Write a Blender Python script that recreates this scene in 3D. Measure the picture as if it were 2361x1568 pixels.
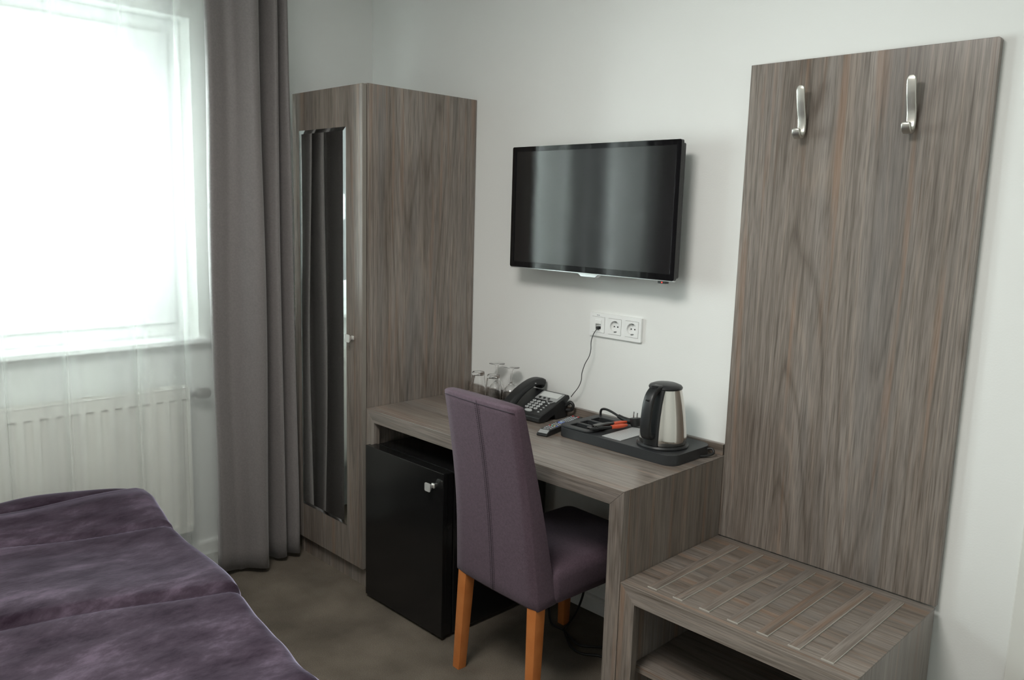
import bpy, bmesh, math, random
from mathutils import Vector, Matrix

for o in list(bpy.data.objects):
    bpy.data.objects.remove(o, do_unlink=True)
SC = bpy.context.scene
COL = SC.collection
PI = math.pi
V = Vector

# ------------------------------------------------------------------ camera
CAM = (3.18779, -2.24491, 1.45785)
YAW, PITCH, ROLL, FPX = 0.784231, -0.155577, 0.0285265, 1868.714
cd = bpy.data.cameras.new('camera')
cam = bpy.data.objects.new('camera', cd)
COL.objects.link(cam)
fw = V((-math.sin(YAW) * math.cos(PITCH), math.cos(YAW) * math.cos(PITCH), math.sin(PITCH)))
rt = V((math.cos(YAW), math.sin(YAW), 0))
up = rt.cross(fw)
r2 = rt * math.cos(ROLL) + up * math.sin(ROLL)
u2 = -rt * math.sin(ROLL) + up * math.cos(ROLL)
mw = Matrix((r2, u2, -fw)).transposed().to_4x4()
mw.translation = V(CAM)
cam.matrix_world = mw
cd.sensor_fit = 'HORIZONTAL'
cd.sensor_width = 36.0
cd.lens = FPX / 2361 * 36.0
cd.clip_start = 0.05
SC.camera = cam

# ------------------------------------------------------------------ world, light, exposure
w = bpy.data.worlds.new('overcast_sky')
SC.world = w
w.use_nodes = True
bg = w.node_tree.nodes['Background']
bg.inputs['Color'].default_value = (0.94, 0.98, 1.0, 1)
bg.inputs['Strength'].default_value = 25.0

def area(name, loc, rot, sx, sy, power, color=(1, 1, 1), shape='RECTANGLE'):
    l = bpy.data.lights.new(name, 'AREA')
    l.shape = shape
    l.size = sx
    l.size_y = sy
    l.energy = power
    l.color = color
    o = bpy.data.objects.new(name, l)
    o.location = loc
    o.rotation_euler = rot
    COL.objects.link(o)
    return o

portal = area('window_portal', (-0.02, -1.558, 1.54), (0, -PI / 2, 0), 1.23, 1.42, 1.0)
portal.data.cycles.is_portal = True
area('ceiling_fill_light', (2.0, -1.95, 2.56), (0, 0, 0), 0.9, 0.9, 33.0, (1.0, 0.965, 0.92), 'DISK')  # added soft fill under the ceiling, in place of bounced light; no lamp there

vs = SC.view_settings
vs.view_transform = 'Standard'
vs.look = 'None'
vs.gamma = 1.0
vs.use_curve_mapping = False
vs.exposure = 0.42

# ------------------------------------------------------------------ materials
def lin(r, g, b):
    f = lambda c: (c / 255 / 12.92) if c / 255 <= 0.04045 else ((c / 255 + 0.055) / 1.055) ** 2.4
    return (f(r), f(g), f(b), 1)

def mat(name, col=(0.5, 0.5, 0.5, 1), rough=0.5, metal=0.0, **kw):
    m = bpy.data.materials.new(name)
    m.use_nodes = True
    b = m.node_tree.nodes['Principled BSDF']
    b.inputs['Base Color'].default_value = tuple(col) if len(col) == 4 else (*col, 1)
    b.inputs['Roughness'].default_value = rough
    b.inputs['Metallic'].default_value = metal
    for k, v in kw.items():
        b.inputs[k].default_value = v
    return m

class NT:
    def __init__(s, m):
        s.t = m.node_tree
        s.b = s.t.nodes.get('Principled BSDF')
    def n(s, typ, **kw):
        x = s.t.nodes.new(typ)
        for k, v in kw.items():
            if k.startswith('i_'):
                key = k[2:]
                x.inputs[int(key) if key.isdigit() else key].default_value = v
            else:
                setattr(x, k, v)
        return x
    def l(s, a, b):
        s.t.links.new(a, b)
    def ramp(s, src, stops):
        r = s.n('ShaderNodeValToRGB')
        e = r.color_ramp.elements
        while len(e) < len(stops):
            e.new(0.5)
        for el, (p, c) in zip(e, stops):
            el.position = p
            el.color = c if len(c) == 4 else (*c, 1)
        s.l(src, r.inputs[0])
        return r.outputs[0]
    def mix(s, fac, a, b, mode='MIX'):
        x = s.n('ShaderNodeMix', data_type='RGBA', blend_type=mode)
        for val, idx in ((fac, 0), (a, 6), (b, 7)):
            if hasattr(val, 'is_linked') or hasattr(val, 'links'):
                s.l(val, x.inputs[idx])
            else:
                x.inputs[idx].default_value = val
        return x.outputs[2]
    def math(s, op, a, b=None):
        x = s.n('ShaderNodeMath', operation=op)
        for i, v in enumerate((a, b)):
            if v is None:
                continue
            if hasattr(v, 'links'):
                s.l(v, x.inputs[i])
            else:
                x.inputs[i].default_value = v
        return x.outputs[0]
    def bump(s, h, strength, dist):
        x = s.n('ShaderNodeBump')
        x.inputs['Strength'].default_value = strength
        x.inputs['Distance'].default_value = dist
        s.l(h, x.inputs['Height'])
        s.l(x.outputs[0], s.b.inputs['Normal'])

def wood(name, axis, gain=0.95):
    m = mat(name, rough=0.28)
    t = NT(m)
    tc = t.n('ShaderNodeTexCoord')
    oi = t.n('ShaderNodeObjectInfo')
    comb = t.n('ShaderNodeCombineXYZ')
    r1 = t.math('MULTIPLY', oi.outputs['Random'], 7.3)
    for i in range(3):
        t.l(r1, comb.inputs[i])
    add = t.n('ShaderNodeVectorMath', operation='ADD')
    t.l(tc.outputs['Object'], add.inputs[0])
    t.l(comb.outputs[0], add.inputs[1])
    mp = t.n('ShaderNodeMapping')
    sc = [1.0, 1.0, 1.0]
    sc['xyz'.index(axis)] = 0.032
    mp.inputs['Scale'].default_value = sc
    t.l(add.outputs[0], mp.inputs['Vector'])
    base = mp.outputs[0]
    def noise(vec, scale, detail=2.0, rough=0.5, off=0.0):
        src = vec
        if off:
            a = t.n('ShaderNodeVectorMath', operation='ADD')
            a.inputs[1].default_value = (off, off * 1.7, off * 0.6)
            t.l(vec, a.inputs[0])
            src = a.outputs[0]
        x = t.n('ShaderNodeTexNoise')
        x.inputs['Scale'].default_value = scale
        x.inputs['Detail'].default_value = detail
        x.inputs['Roughness'].default_value = rough
        t.l(src, x.inputs['Vector'])
        return x
    wp = noise(base, 5.0, 2.0)
    sb = t.n('ShaderNodeVectorMath', operation='SUBTRACT')
    sb.inputs[1].default_value = (0.5, 0.5, 0.5)
    t.l(wp.outputs['Color'], sb.inputs[0])
    sl = t.n('ShaderNodeVectorMath', operation='SCALE')
    sl.inputs['Scale'].default_value = 0.05
    t.l(sb.outputs[0], sl.inputs[0])
    ad = t.n('ShaderNodeVectorMath', operation='ADD')
    t.l(base, ad.inputs[0])
    t.l(sl.outputs[0], ad.inputs[1])
    vec = ad.outputs[0]
    broad = noise(vec, 11.0, 3.0, 0.55).outputs['Fac']
    fine = noise(vec, 330.0, 2.0, 0.55).outputs['Fac']
    mid = noise(vec, 95.0, 3.0, 0.6, 3.1).outputs['Fac']
    ringn = noise(vec, 4.2, 1.0, 0.4, 5.7).outputs['Fac']
    ring = t.math('PINGPONG', t.math('MULTIPLY', ringn, 46.0), 1.0)
    g = gain
    c1 = t.ramp(broad, [(0.30, (0.172 * g, 0.144 * g, 0.122 * g)), (0.5, (0.222 * g, 0.192 * g, 0.168 * g)),
                        (0.7, (0.272 * g, 0.242 * g, 0.218 * g))])
    c2 = t.mix(1.0, c1, t.ramp(fine, [(0.34, (0.70, 0.68, 0.66)), (0.52, (1, 1, 1)), (0.70, (1.14, 1.12, 1.10))]), 'MULTIPLY')
    c3 = t.mix(1.0, c2, t.ramp(mid, [(0.35, (0.80, 0.79, 0.78)), (0.55, (1.04, 1.04, 1.04))]), 'MULTIPLY')
    c4 = t.mix(1.0, c3, t.ramp(ring, [(0.0, (0.72, 0.70, 0.68)), (0.22, (1, 1, 1)), (0.8, (1, 1, 1)), (1.0, (1.16, 1.13, 1.10))]), 'MULTIPLY')
    of = noise(vec, 42.0, 2.0, 0.5, 9.3).outputs['Fac']
    om = t.ramp(of, [(0.56, (0, 0, 0)), (0.72, (0.38, 0.38, 0.38))])
    c5 = t.mix(om, c4, (0.30 * g, 0.165 * g, 0.095 * g, 1))
    bf = noise(vec, 11.0, 2.0, 0.5, 13.3).outputs['Fac']
    bmk = t.ramp(bf, [(0.56, (0, 0, 0)), (0.72, (0.3, 0.3, 0.3))])
    c6 = t.mix(bmk, c5, (0.165 * g, 0.172 * g, 0.178 * g, 1))
    t.l(c6, t.b.inputs['Base Color'])
    t.bump(fine, 0.18, 0.0006)
    t.b.inputs['Specular IOR Level'].default_value = 0.5
    return m

def noisy(name, c1, c2, scale, rough=0.8, bump=0.0, dist=0.001, detail=3.0, lo=0.35, hi=0.65, **kw):
    m = mat(name, c1, rough, **kw)
    t = NT(m)
    tc = t.n('ShaderNodeTexCoord')
    x = t.n('ShaderNodeTexNoise')
    x.inputs['Scale'].default_value = scale
    x.inputs['Detail'].default_value = detail
    t.l(tc.outputs['Object'], x.inputs['Vector'])
    t.l(t.ramp(x.outputs['Fac'], [(lo, c1), (hi, c2)]), t.b.inputs['Base Color'])
    if bump:
        t.bump(x.outputs['Fac'], bump, dist)
    return m

WZ = wood('oak_grain_vertical', 'z')
WX = wood('oak_grain_lengthwise', 'x')
WY = wood('oak_grain_crosswise', 'y')
LIGHTE = mat('pale_edge_highlight', (0.40, 0.38, 0.34, 1), 0.4)  # pale core edge and bright edge highlight of the slats, both put into this colour
EDGE = mat('oak_edge_band', (0.21, 0.19, 0.165, 1), 0.5)

WALL = mat('wall_paint', (0.80, 0.81, 0.79, 1), 0.9)
t = NT(WALL)
tc = t.n('ShaderNodeTexCoord')
nz = t.n('ShaderNodeTexNoise')
nz.inputs['Scale'].default_value = 190.0
nz.inputs['Detail'].default_value = 2.0
t.l(tc.outputs['Object'], nz.inputs['Vector'])
t.bump(nz.outputs['Fac'], 0.2, 0.001)
CEIL = mat('ceiling_paint', (0.85, 0.85, 0.83, 1), 0.9)
WHITE = mat('white_lacquer', (0.82, 0.82, 0.80, 1), 0.35)
PLASTIC = mat('white_plastic', (0.84, 0.85, 0.84, 1), 0.3)
TRIMM = mat('door_casing_paint', (0.74, 0.74, 0.70, 1), 0.4)

CARPET = mat('carpet', (0.1, 0.09, 0.08, 1), 0.95)
t = NT(CARPET)
tc = t.n('ShaderNodeTexCoord')
n1 = t.n('ShaderNodeTexNoise'); n1.inputs['Scale'].default_value = 5.0; n1.inputs['Detail'].default_value = 5.0
n2 = t.n('ShaderNodeTexNoise'); n2.inputs['Scale'].default_value = 420.0; n2.inputs['Detail'].default_value = 2.0
t.l(tc.outputs['Object'], n1.inputs['Vector']); t.l(tc.outputs['Object'], n2.inputs['Vector'])
a = t.ramp(n1.outputs['Fac'], [(0.32, (0.098, 0.083, 0.066)), (0.68, (0.165, 0.140, 0.112))])
b = t.ramp(n2.outputs['Fac'], [(0.3, (0.62, 0.62, 0.62)), (0.7, (1.25, 1.25, 1.25))])
t.l(t.mix(1.0, a, b, 'MULTIPLY'), t.b.inputs['Base Color'])
t.bump(n2.outputs['Fac'], 0.6, 0.003)
t.b.inputs['Specular IOR Level'].default_value = 0.1

def fabric(name, c1, c2, weave=900.0, sheen=0.25, rough=0.85, stretch=1.0):
    m = mat(name, c1, rough)
    t = NT(m)
    tc = t.n('ShaderNodeTexCoord')
    mp = t.n('ShaderNodeMapping'); mp.inputs['Scale'].default_value = (1, 1, stretch)
    t.l(tc.outputs['Object'], mp.inputs['Vector'])
    n1 = t.n('ShaderNodeTexNoise'); n1.inputs['Scale'].default_value = weave; n1.inputs['Detail'].default_value = 3.0
    n2 = t.n('ShaderNodeTexNoise'); n2.inputs['Scale'].default_value = weave * 0.2; n2.inputs['Detail'].default_value = 3.0
    t.l(mp.outputs[0], n1.inputs['Vector']); t.l(mp.outputs[0], n2.inputs['Vector'])
    a = t.ramp(n1.outputs['Fac'], [(0.3, c1), (0.7, c2)])
    b = t.ramp(n2.outputs['Fac'], [(0.3, (0.9, 0.9, 0.9)), (0.7, (1.08, 1.08, 1.08))])
    t.l(t.mix(1.0, a, b, 'MULTIPLY'), t.b.inputs['Base Color'])
    t.b.inputs['Sheen Weight'].default_value = sheen
    t.b.inputs['Sheen Roughness'].default_value = 0.5
    t.b.inputs['Specular IOR Level'].default_value = 0.15
    t.bump(n1.outputs['Fac'], 0.25, 0.0008)
    return m

UPHOL = fabric('plum_upholstery', (0.064, 0.042, 0.056, 1), (0.108, 0.074, 0.094, 1), 600.0, 0.05)
SEAM = mat('plum_seam_thread', (0.03, 0.02, 0.03, 1), 0.9)
CURT = fabric('taupe_curtain_satin', (0.155, 0.141, 0.138, 1), (0.176, 0.161, 0.157, 1), 700.0, 0.3, 0.55)
CURT.node_tree.nodes['Principled BSDF'].inputs['Specular IOR Level'].default_value = 0.45

VELVET = mat('purple_velvet', (0.08, 0.045, 0.09, 1), 0.8)
t = NT(VELVET)
tc = t.n('ShaderNodeTexCoord')
mp = t.n('ShaderNodeMapping'); mp.inputs['Scale'].default_value = (2.2, 1.0, 1.0)
t.l(tc.outputs['Object'], mp.inputs['Vector'])
n1 = t.n('ShaderNodeTexNoise'); n1.inputs['Scale'].default_value = 5.5; n1.inputs['Detail'].default_value = 7.0; n1.inputs['Roughness'].default_value = 0.68
n2 = t.n('ShaderNodeTexNoise'); n2.inputs['Scale'].default_value = 60.0; n2.inputs['Detail'].default_value = 3.0
t.l(mp.outputs[0], n1.inputs['Vector']); t.l(mp.outputs[0], n2.inputs['Vector'])
a = t.ramp(n1.outputs['Fac'], [(0.36, (0.020, 0.011, 0.019)), (0.52, (0.046, 0.032, 0.046)), (0.66, (0.096, 0.070, 0.098))])
t.l(a, t.b.inputs['Base Color'])
t.b.inputs['Sheen Weight'].default_value = 0.75
t.b.inputs['Sheen Roughness'].default_value = 0.28
t.b.inputs['Sheen Tint'].default_value = (0.68, 0.62, 0.82, 1)
t.b.inputs['Specular IOR Level'].default_value = 0.1
t.bump(n2.outputs['Fac'], 0.2, 0.002)

def sheer_mat():
    m = bpy.data.materials.new('white_sheer_voile')
    m.use_nodes = True
    nt = m.node_tree
    for x in list(nt.nodes):
        nt.nodes.remove(x)
    out = nt.nodes.new('ShaderNodeOutputMaterial')
    tr = nt.nodes.new('ShaderNodeBsdfTransparent'); tr.inputs[0].default_value = (0.97, 1.0, 0.99, 1)
    tl = nt.nodes.new('ShaderNodeBsdfTranslucent'); tl.inputs[0].default_value = (0.90, 0.94, 0.93, 1)
    df = nt.nodes.new('ShaderNodeBsdfDiffuse'); df.inputs[0].default_value = (0.90, 0.92, 0.90, 1)
    m1 = nt.nodes.new('ShaderNodeMixShader'); m1.inputs[0].default_value = 0.90
    m2 = nt.nodes.new('ShaderNodeMixShader')
    # threads cover more of the view where the cloth is seen edge-on
    lw = nt.nodes.new('ShaderNodeLayerWeight'); lw.inputs['Blend'].default_value = 0.35
    mr = nt.nodes.new('ShaderNodeMapRange')
    mr.inputs['To Min'].default_value = 0.27
    mr.inputs['To Max'].default_value = 0.66
    nt.links.new(lw.outputs['Facing'], mr.inputs['Value'])
    nt.links.new(mr.outputs[0], m2.inputs[0])
    nt.links.new(tl.outputs[0], m1.inputs[1]); nt.links.new(df.outputs[0], m1.inputs[2])
    nt.links.new(tr.outputs[0], m2.inputs[1]); nt.links.new(m1.outputs[0], m2.inputs[2])
    nt.links.new(m2.outputs[0], out.inputs[0])
    return m
SHEER = sheer_mat()

def pane_mat():
    m = bpy.data.materials.new('window_glass')
    m.use_nodes = True
    nt = m.node_tree
    for x in list(nt.nodes):
        nt.nodes.remove(x)
    out = nt.nodes.new('ShaderNodeOutputMaterial')
    tr = nt.nodes.new('ShaderNodeBsdfTransparent'); tr.inputs[0].default_value = (0.93, 0.96, 0.95, 1)
    gl = nt.nodes.new('ShaderNodeBsdfGlossy'); gl.inputs['Roughness'].default_value = 0.02
    fr = nt.nodes.new('ShaderNodeFresnel'); fr.inputs[0].default_value = 1.45
    mx = nt.nodes.new('ShaderNodeMixShader')
    nt.links.new(fr.outputs[0], mx.inputs[0]); nt.links.new(tr.outputs[0], mx.inputs[1]); nt.links.new(gl.outputs[0], mx.inputs[2])
    nt.links.new(mx.outputs[0], out.inputs[0])
    return m
PANE = pane_mat()

BLK = mat('black_lacquer', (0.008, 0.008, 0.008, 1), 0.16)
BLKM = mat('black_plastic', (0.014, 0.015, 0.016, 1), 0.38)
BLKT = mat('black_tray_plastic', (0.022, 0.024, 0.026, 1), 0.42)
TVB = mat('tv_bezel_gloss', (0.004, 0.004, 0.005, 1), 0.04)
TVS = mat('tv_screen', (0.006, 0.006, 0.007, 1), 0.09)
TVS.node_tree.nodes['Principled BSDF'].inputs['Specular IOR Level'].default_value = 1.0
SILVER = mat('silver_trim', (0.62, 0.63, 0.64, 1), 0.28, 1.0)
NICKEL = mat('satin_nickel', (0.60, 0.585, 0.54, 1), 0.32, 1.0)
CHROME = mat('chrome', (0.80, 0.80, 0.80, 1), 0.12, 1.0)
SATIN = mat('satin_silver_knob', (0.78, 0.77, 0.74, 1), 0.45, 0.75)
STEEL = mat('brushed_steel', (0.64, 0.61, 0.57, 1), 0.13, 1.0)
MIRROR = mat('mirror_silver', (0.74, 0.76, 0.75, 1), 0.01, 1.0)
MIRRORB = mat('mirror_bevel', (0.78, 0.82, 0.82, 1), 0.03, 1.0)
CABLE = mat('black_rubber_cable', (0.012, 0.012, 0.012, 1), 0.45)
PHCABLE = mat('grey_phone_cable', (0.05, 0.055, 0.055, 1), 0.5)
DARK = mat('socket_hole_dark', (0.02, 0.02, 0.02, 1), 0.6)
KEYS = mat('phone_key_silver', (0.58, 0.60, 0.60, 1), 0.3, 0.3)
KEYI = mat('phone_key_print', (0.12, 0.12, 0.12, 1), 0.5)
PHSIL = mat('phone_silver_plastic', (0.30, 0.31, 0.31, 1), 0.3)
LCD = mat('phone_display_card', (0.60, 0.62, 0.61, 1), 0.35)
RED = mat('red_button', (0.55, 0.05, 0.05, 1), 0.4)
GREEN = mat('green_button', (0.10, 0.40, 0.25, 1), 0.4)
YEL = mat('yellow_button', (0.60, 0.45, 0.15, 1), 0.4)
BLUE = mat('blue_button', (0.10, 0.15, 0.50, 1), 0.4)
GREYB = mat('grey_button', (0.38, 0.40, 0.42, 1), 0.4)
TEAL = mat('pale_teal_button', (0.40, 0.52, 0.52, 1), 0.4)
ORANGE = mat('orange_red_grip', (0.62, 0.085, 0.030, 1), 0.4)
PRINT = mat('white_print', (0.70, 0.70, 0.70, 1), 0.5)
DULL = mat('dull_metal', (0.25, 0.25, 0.25, 1), 0.4, 1.0)
RADM = mat('radiator_enamel', (0.82, 0.80, 0.75, 1), 0.35)
VALVEM = mat('grey_valve_plastic', (0.16, 0.16, 0.15, 1), 0.4)
LEGW = noisy('orange_beech', (0.40, 0.125, 0.030, 1), (0.48, 0.165, 0.045, 1), 14.0, 0.4)
MATT = mat('white_mattress', (0.7, 0.7, 0.68, 1), 0.9)
LED = mat('standby_led', (0.3, 0.0, 0.0, 1), 0.4)
LED.node_tree.nodes['Principled BSDF'].inputs['Emission Color'].default_value = (1, 0.04, 0.02, 1)
LED.node_tree.nodes['Principled BSDF'].inputs['Emission Strength'].default_value = 2.0
GLASS = mat('clear_glass', (1, 1, 1, 1), 0.0)
GLASS.node_tree.nodes['Principled BSDF'].inputs['Transmission Weight'].default_value = 1.0
GLASS.node_tree.nodes['Principled BSDF'].inputs['IOR'].default_value = 1.46

DOTS = mat('perforated_grey_mat', (0.40, 0.41, 0.41, 1), 0.5)
t = NT(DOTS)
tc = t.n('ShaderNodeTexCoord')
vo = t.n('ShaderNodeTexVoronoi')
vo.inputs['Scale'].default_value = 170.0
vo.inputs['Randomness'].default_value = 0.0
t.l(tc.outputs['Object'], vo.inputs['Vector'])
t.l(t.ramp(vo.outputs['Distance'], [(0.30, (0.22, 0.23, 0.23)), (0.40, (0.50, 0.51, 0.51))]), t.b.inputs['Base Color'])

# ------------------------------------------------------------------ mesh helpers
class MB:
    def __init__(s):
        s.v = []
        s.f = []
    def add(s, vs, fs):
        k = len(s.v)
        s.v += [tuple(p) for p in vs]
        s.f += [tuple(i + k for i in f) for f in fs]
        return s
    def box(s, x0, x1, y0, y1, z0, z1):
        if x0 > x1: x0, x1 = x1, x0
        if y0 > y1: y0, y1 = y1, y0
        if z0 > z1: z0, z1 = z1, z0
        p = [(x, y, z) for z in (z0, z1) for y in (y0, y1) for x in (x0, x1)]
        return s.add(p, [(0, 2, 3, 1), (4, 5, 7, 6), (0, 1, 5, 4), (2, 6, 7, 3), (0, 4, 6, 2), (1, 3, 7, 5)])
    def prism(s, poly, fn, a, b):
        """poly: list of 2D points (ccw); fn(u, v, h) -> 3D point; extruded from h = a to h = b"""
        n = len(poly)
        vs = [fn(u, v, a) for u, v in poly] + [fn(u, v, b) for u, v in poly]
        fs = [tuple(range(n - 1, -1, -1)), tuple(range(n, 2 * n))]
        fs += [(i, (i + 1) % n, n + (i + 1) % n, n + i) for i in range(n)]
        return s.add(vs, fs)
    def loft(s, loops, closed=True, cap=True):
        n = len(loops[0])
        k = len(s.v)
        for L in loops:
            s.v += [tuple(p) for p in L]
        m = n if closed else n - 1
        for j in range(len(loops) - 1):
            for i in range(m):
                a = k + j * n + i
                b = k + j * n + (i + 1) % n
                s.f.append((a, b, b + n, a + n))
        if cap and closed:
            s.f.append(tuple(k + i for i in range(n - 1, -1, -1)))
            q = k + (len(loops) - 1) * n
            s.f.append(tuple(q + i for i in range(n)))
        return s
    def lathe(s, prof, c, n=32, closed=False):
        """prof: list of (r, z); c: centre (x, y, z0)"""
        loops = []
        for r, z in prof:
            r = max(r, 1e-5)
            loops.append([(c[0] + r * math.cos(2 * PI * i / n), c[1] + r * math.sin(2 * PI * i / n), c[2] + z) for i in range(n)])
        if closed:
            loops.append(loops[0])
        return s.loft(loops, True, not closed)
    def tube(s, pts, r, n=8, cap=True):
        pts = [V(p) for p in pts]
        loops = []
        nrm = None
        for i, p in enumerate(pts):
            d = (pts[min(i + 1, len(pts) - 1)] - pts[max(i - 1, 0)]).normalized()
            if nrm is None:
                nrm = d.orthogonal().normalized()
            else:
                nrm = (nrm - d * nrm.dot(d)).normalized()
            bn = d.cross(nrm)
            rr = r[i] if isinstance(r, (list, tuple)) else r
            loops.append([p + (nrm * math.cos(2 * PI * k / n) + bn * math.sin(2 * PI * k / n)) * rr for k in range(n)])
        return s.loft(loops, True, cap)
    def plate(s, outline, holes, z0, z1, floor=None, fn=None):
        """plate with holes between z0 and z1; floor: height of hole bottoms, None = through"""
        fn = fn or (lambda x, y, z: (x, y, z))
        bm = bmesh.new()
        def loop(pts, z):
            vv = [bm.verts.new((x, y, z)) for x, y in pts]
            ee = [bm.edges.new((vv[i], vv[(i + 1) % len(vv)])) for i in range(len(vv))]
            return vv, ee
        def fill(z, hs):
            vo, eo = loop(outline, z)
            es = list(eo)
            hv = []
            for h in hs:
                a, e = loop(h, z)
                es += e
                hv.append(a)
            bmesh.ops.triangle_fill(bm, use_beauty=True, use_dissolve=False, edges=es)
            return vo, hv
        vt, ht = fill(z1, holes)
        vb, hb = fill(z0, holes if floor is None else [])
        def wall(a, b):
            n = len(a)
            for i in range(n):
                bm.faces.new((a[i], a[(i + 1) % n], b[(i + 1) % n], b[i]))
        wall(vb, vt)
        for k, h in enumerate(holes):
            if floor is None:
                wall(ht[k], hb[k])
            else:
                fl = [bm.verts.new((x, y, floor)) for x, y in h]
                wall(ht[k], fl)
                bm.faces.new(fl)
        bmesh.ops.recalc_face_normals(bm, faces=bm.faces)
        bm.verts.index_update()
        s.add([fn(*v.co) for v in bm.verts], [[v.index for v in f.verts] for f in bm.faces])
        bm.free()
        return s

ORG = {}
def base(name, loc, rz=0.0, label=None, cat=None, group=None, kind=None):
    o = bpy.data.objects.new(name, None)
    o.empty_display_size = 0.05
    o.location = loc
    o.rotation_euler = (0, 0, rz)
    COL.objects.link(o)
    ORG[o] = V(loc) if rz == 0 else V((0, 0, 0))
    tag(o, label, cat, group, kind)
    return o
def tag(o, label=None, cat=None, group=None, kind=None):
    if label: o['label'] = label
    if cat: o['category'] = cat
    if group: o['group'] = group
    if kind: o['kind'] = kind
    return o
def build(name, mb, m, parent=None, bevel=0.0, seg=2, smooth=None, subsurf=0, recalc=True, ang=35):
    """verts are world coordinates, or local ones under a rotated base"""
    off = ORG.get(parent, V((0, 0, 0))) if parent else V((0, 0, 0))
    me = bpy.data.meshes.new(name)
    me.from_pydata([tuple(V(p) - off) for p in mb.v], [], mb.f)
    if recalc:
        bm = bmesh.new()
        bm.from_mesh(me)
        bmesh.ops.recalc_face_normals(bm, faces=bm.faces)
        bm.to_mesh(me)
        bm.free()
    me.materials.append(m)
    if smooth is not None:
        me.polygons.foreach_set('use_smooth', [True] * len(me.polygons))
        if smooth is not True:
            me.set_sharp_from_angle(angle=math.radians(smooth))
    o = bpy.data.objects.new(name, me)
    COL.objects.link(o)
    if parent:
        o.parent = parent
        ORG[o] = off
    if bevel:
        md = o.modifiers.new('bevel', 'BEVEL')
        md.width = bevel
        md.segments = seg
        md.limit_method = 'ANGLE'
        md.angle_limit = math.radians(ang)
    if subsurf:
        md = o.modifiers.new('smooth', 'SUBSURF')
        md.levels = subsurf
        md.render_levels = subsurf
    return o
def single(name, mb, m, loc, label, cat, group=None, kind=None, **kw):
    """a thing that is one mesh; origin put at loc"""
    o = build(name, mb, m, None, **kw)
    me = o.data
    me.transform(Matrix.Translation(-V(loc)))
    o.location = loc
    return tag(o, label, cat, group, kind)
def rrect(x0, x1, y0, y1, r, n=5):
    pts = []
    for cx, cy, a0 in ((x1 - r, y0 + r, -90), (x1 - r, y1 - r, 0), (x0 + r, y1 - r, 90), (x0 + r, y0 + r, 180)):
        for i in range(n + 1):
            a = math.radians(a0 + 90 * i / n)
            pts.append((cx + r * math.cos(a), cy + r * math.sin(a)))
    return pts
def circ(cx, cy, r, n=24):
    return [(cx + r * math.cos(2 * PI * i / n), cy + r * math.sin(2 * PI * i / n)) for i in range(n)]
def crom(pts, k=6):
    pts = [V(p) for p in pts]
    out = []
    for i in range(len(pts) - 1):
        p0, p1, p2, p3 = pts[max(i - 1, 0)], pts[i], pts[i + 1], pts[min(i + 2, len(pts) - 1)]
        for j in range(k):
            t = j / k
            out.append(0.5 * ((2 * p1) + (p2 - p0) * t + (2 * p0 - 5 * p1 + 4 * p2 - p3) * t * t + (3 * p1 - p0 - 3 * p2 + p3) * t ** 3))
    out.append(pts[-1])
    return out
XZ = lambda yy: (lambda u, v, h: (u, h, v))     # outline in x,z; extruded along y
fXZ = lambda u, v, h: (u, h, v)
fYZ = lambda u, v, h: (h, u, v)
fXY = lambda u, v, h: (u, v, h)
def struct(name, mb, m, **kw):
    o = build(name, mb, m, None, **kw)
    o['kind'] = 'structure'
    return o

# ------------------------------------------------------------------ the room
RX, RY, RZ = 4.2, -3.75, 2.6
struct('floor', MB().box(-0.35, RX + 0.2, RY - 0.2, 0.2, -0.1, 0), CARPET)
struct('ceiling', MB().box(-0.35, RX + 0.2, RY - 0.2, 0.2, RZ, RZ + 0.1), CEIL)
DX0, DX1, DZ = 2.83, 3.66, 2.03            # door opening in the back wall
mb = MB()
mb.plate([(-0.35, 0), (DX0, 0), (DX0, DZ), (DX1, DZ), (DX1, 0), (RX + 0.2, 0), (RX + 0.2, RZ), (-0.35, RZ)], [], 0.0, 0.18, fn=lambda x, y, z: (x, z, y))
struct('wall_back', mb, WALL)
WY0, WY1, WZ0, WZ1 = -2.27, -0.846, 0.925, 2.157
mb = MB()
mb.plate([(RY - 0.2, 0), (0.0, 0), (0.0, RZ), (RY - 0.2, RZ)], [[(WY0, WZ0), (WY1, WZ0), (WY1, WZ1), (WY0, WZ1)]], -0.35, 0.0, fn=lambda x, y, z: (z, x, y))
struct('wall_left', mb, WALL)
struct('wall_right', MB().box(RX, RX + 0.15, RY, 0, 0, RZ), WALL)
struct('wall_front', MB().box(-0.0, RX, RY - 0.15, RY, 0, RZ), WALL)
def skirting(name, pts_fn, a, b):
    prof = [(0, 0), (0.016, 0), (0.016, 0.050), (0.012, 0.058), (0, 0.060)]
    struct(name, MB().prism(prof, pts_fn, a, b), WHITE)
skirting('baseboard_back', lambda u, v, h: (h, -u, v), 0.02, 2.735)
skirting('baseboard_left', lambda u, v, h: (u, h, v), RY, -0.02)

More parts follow.
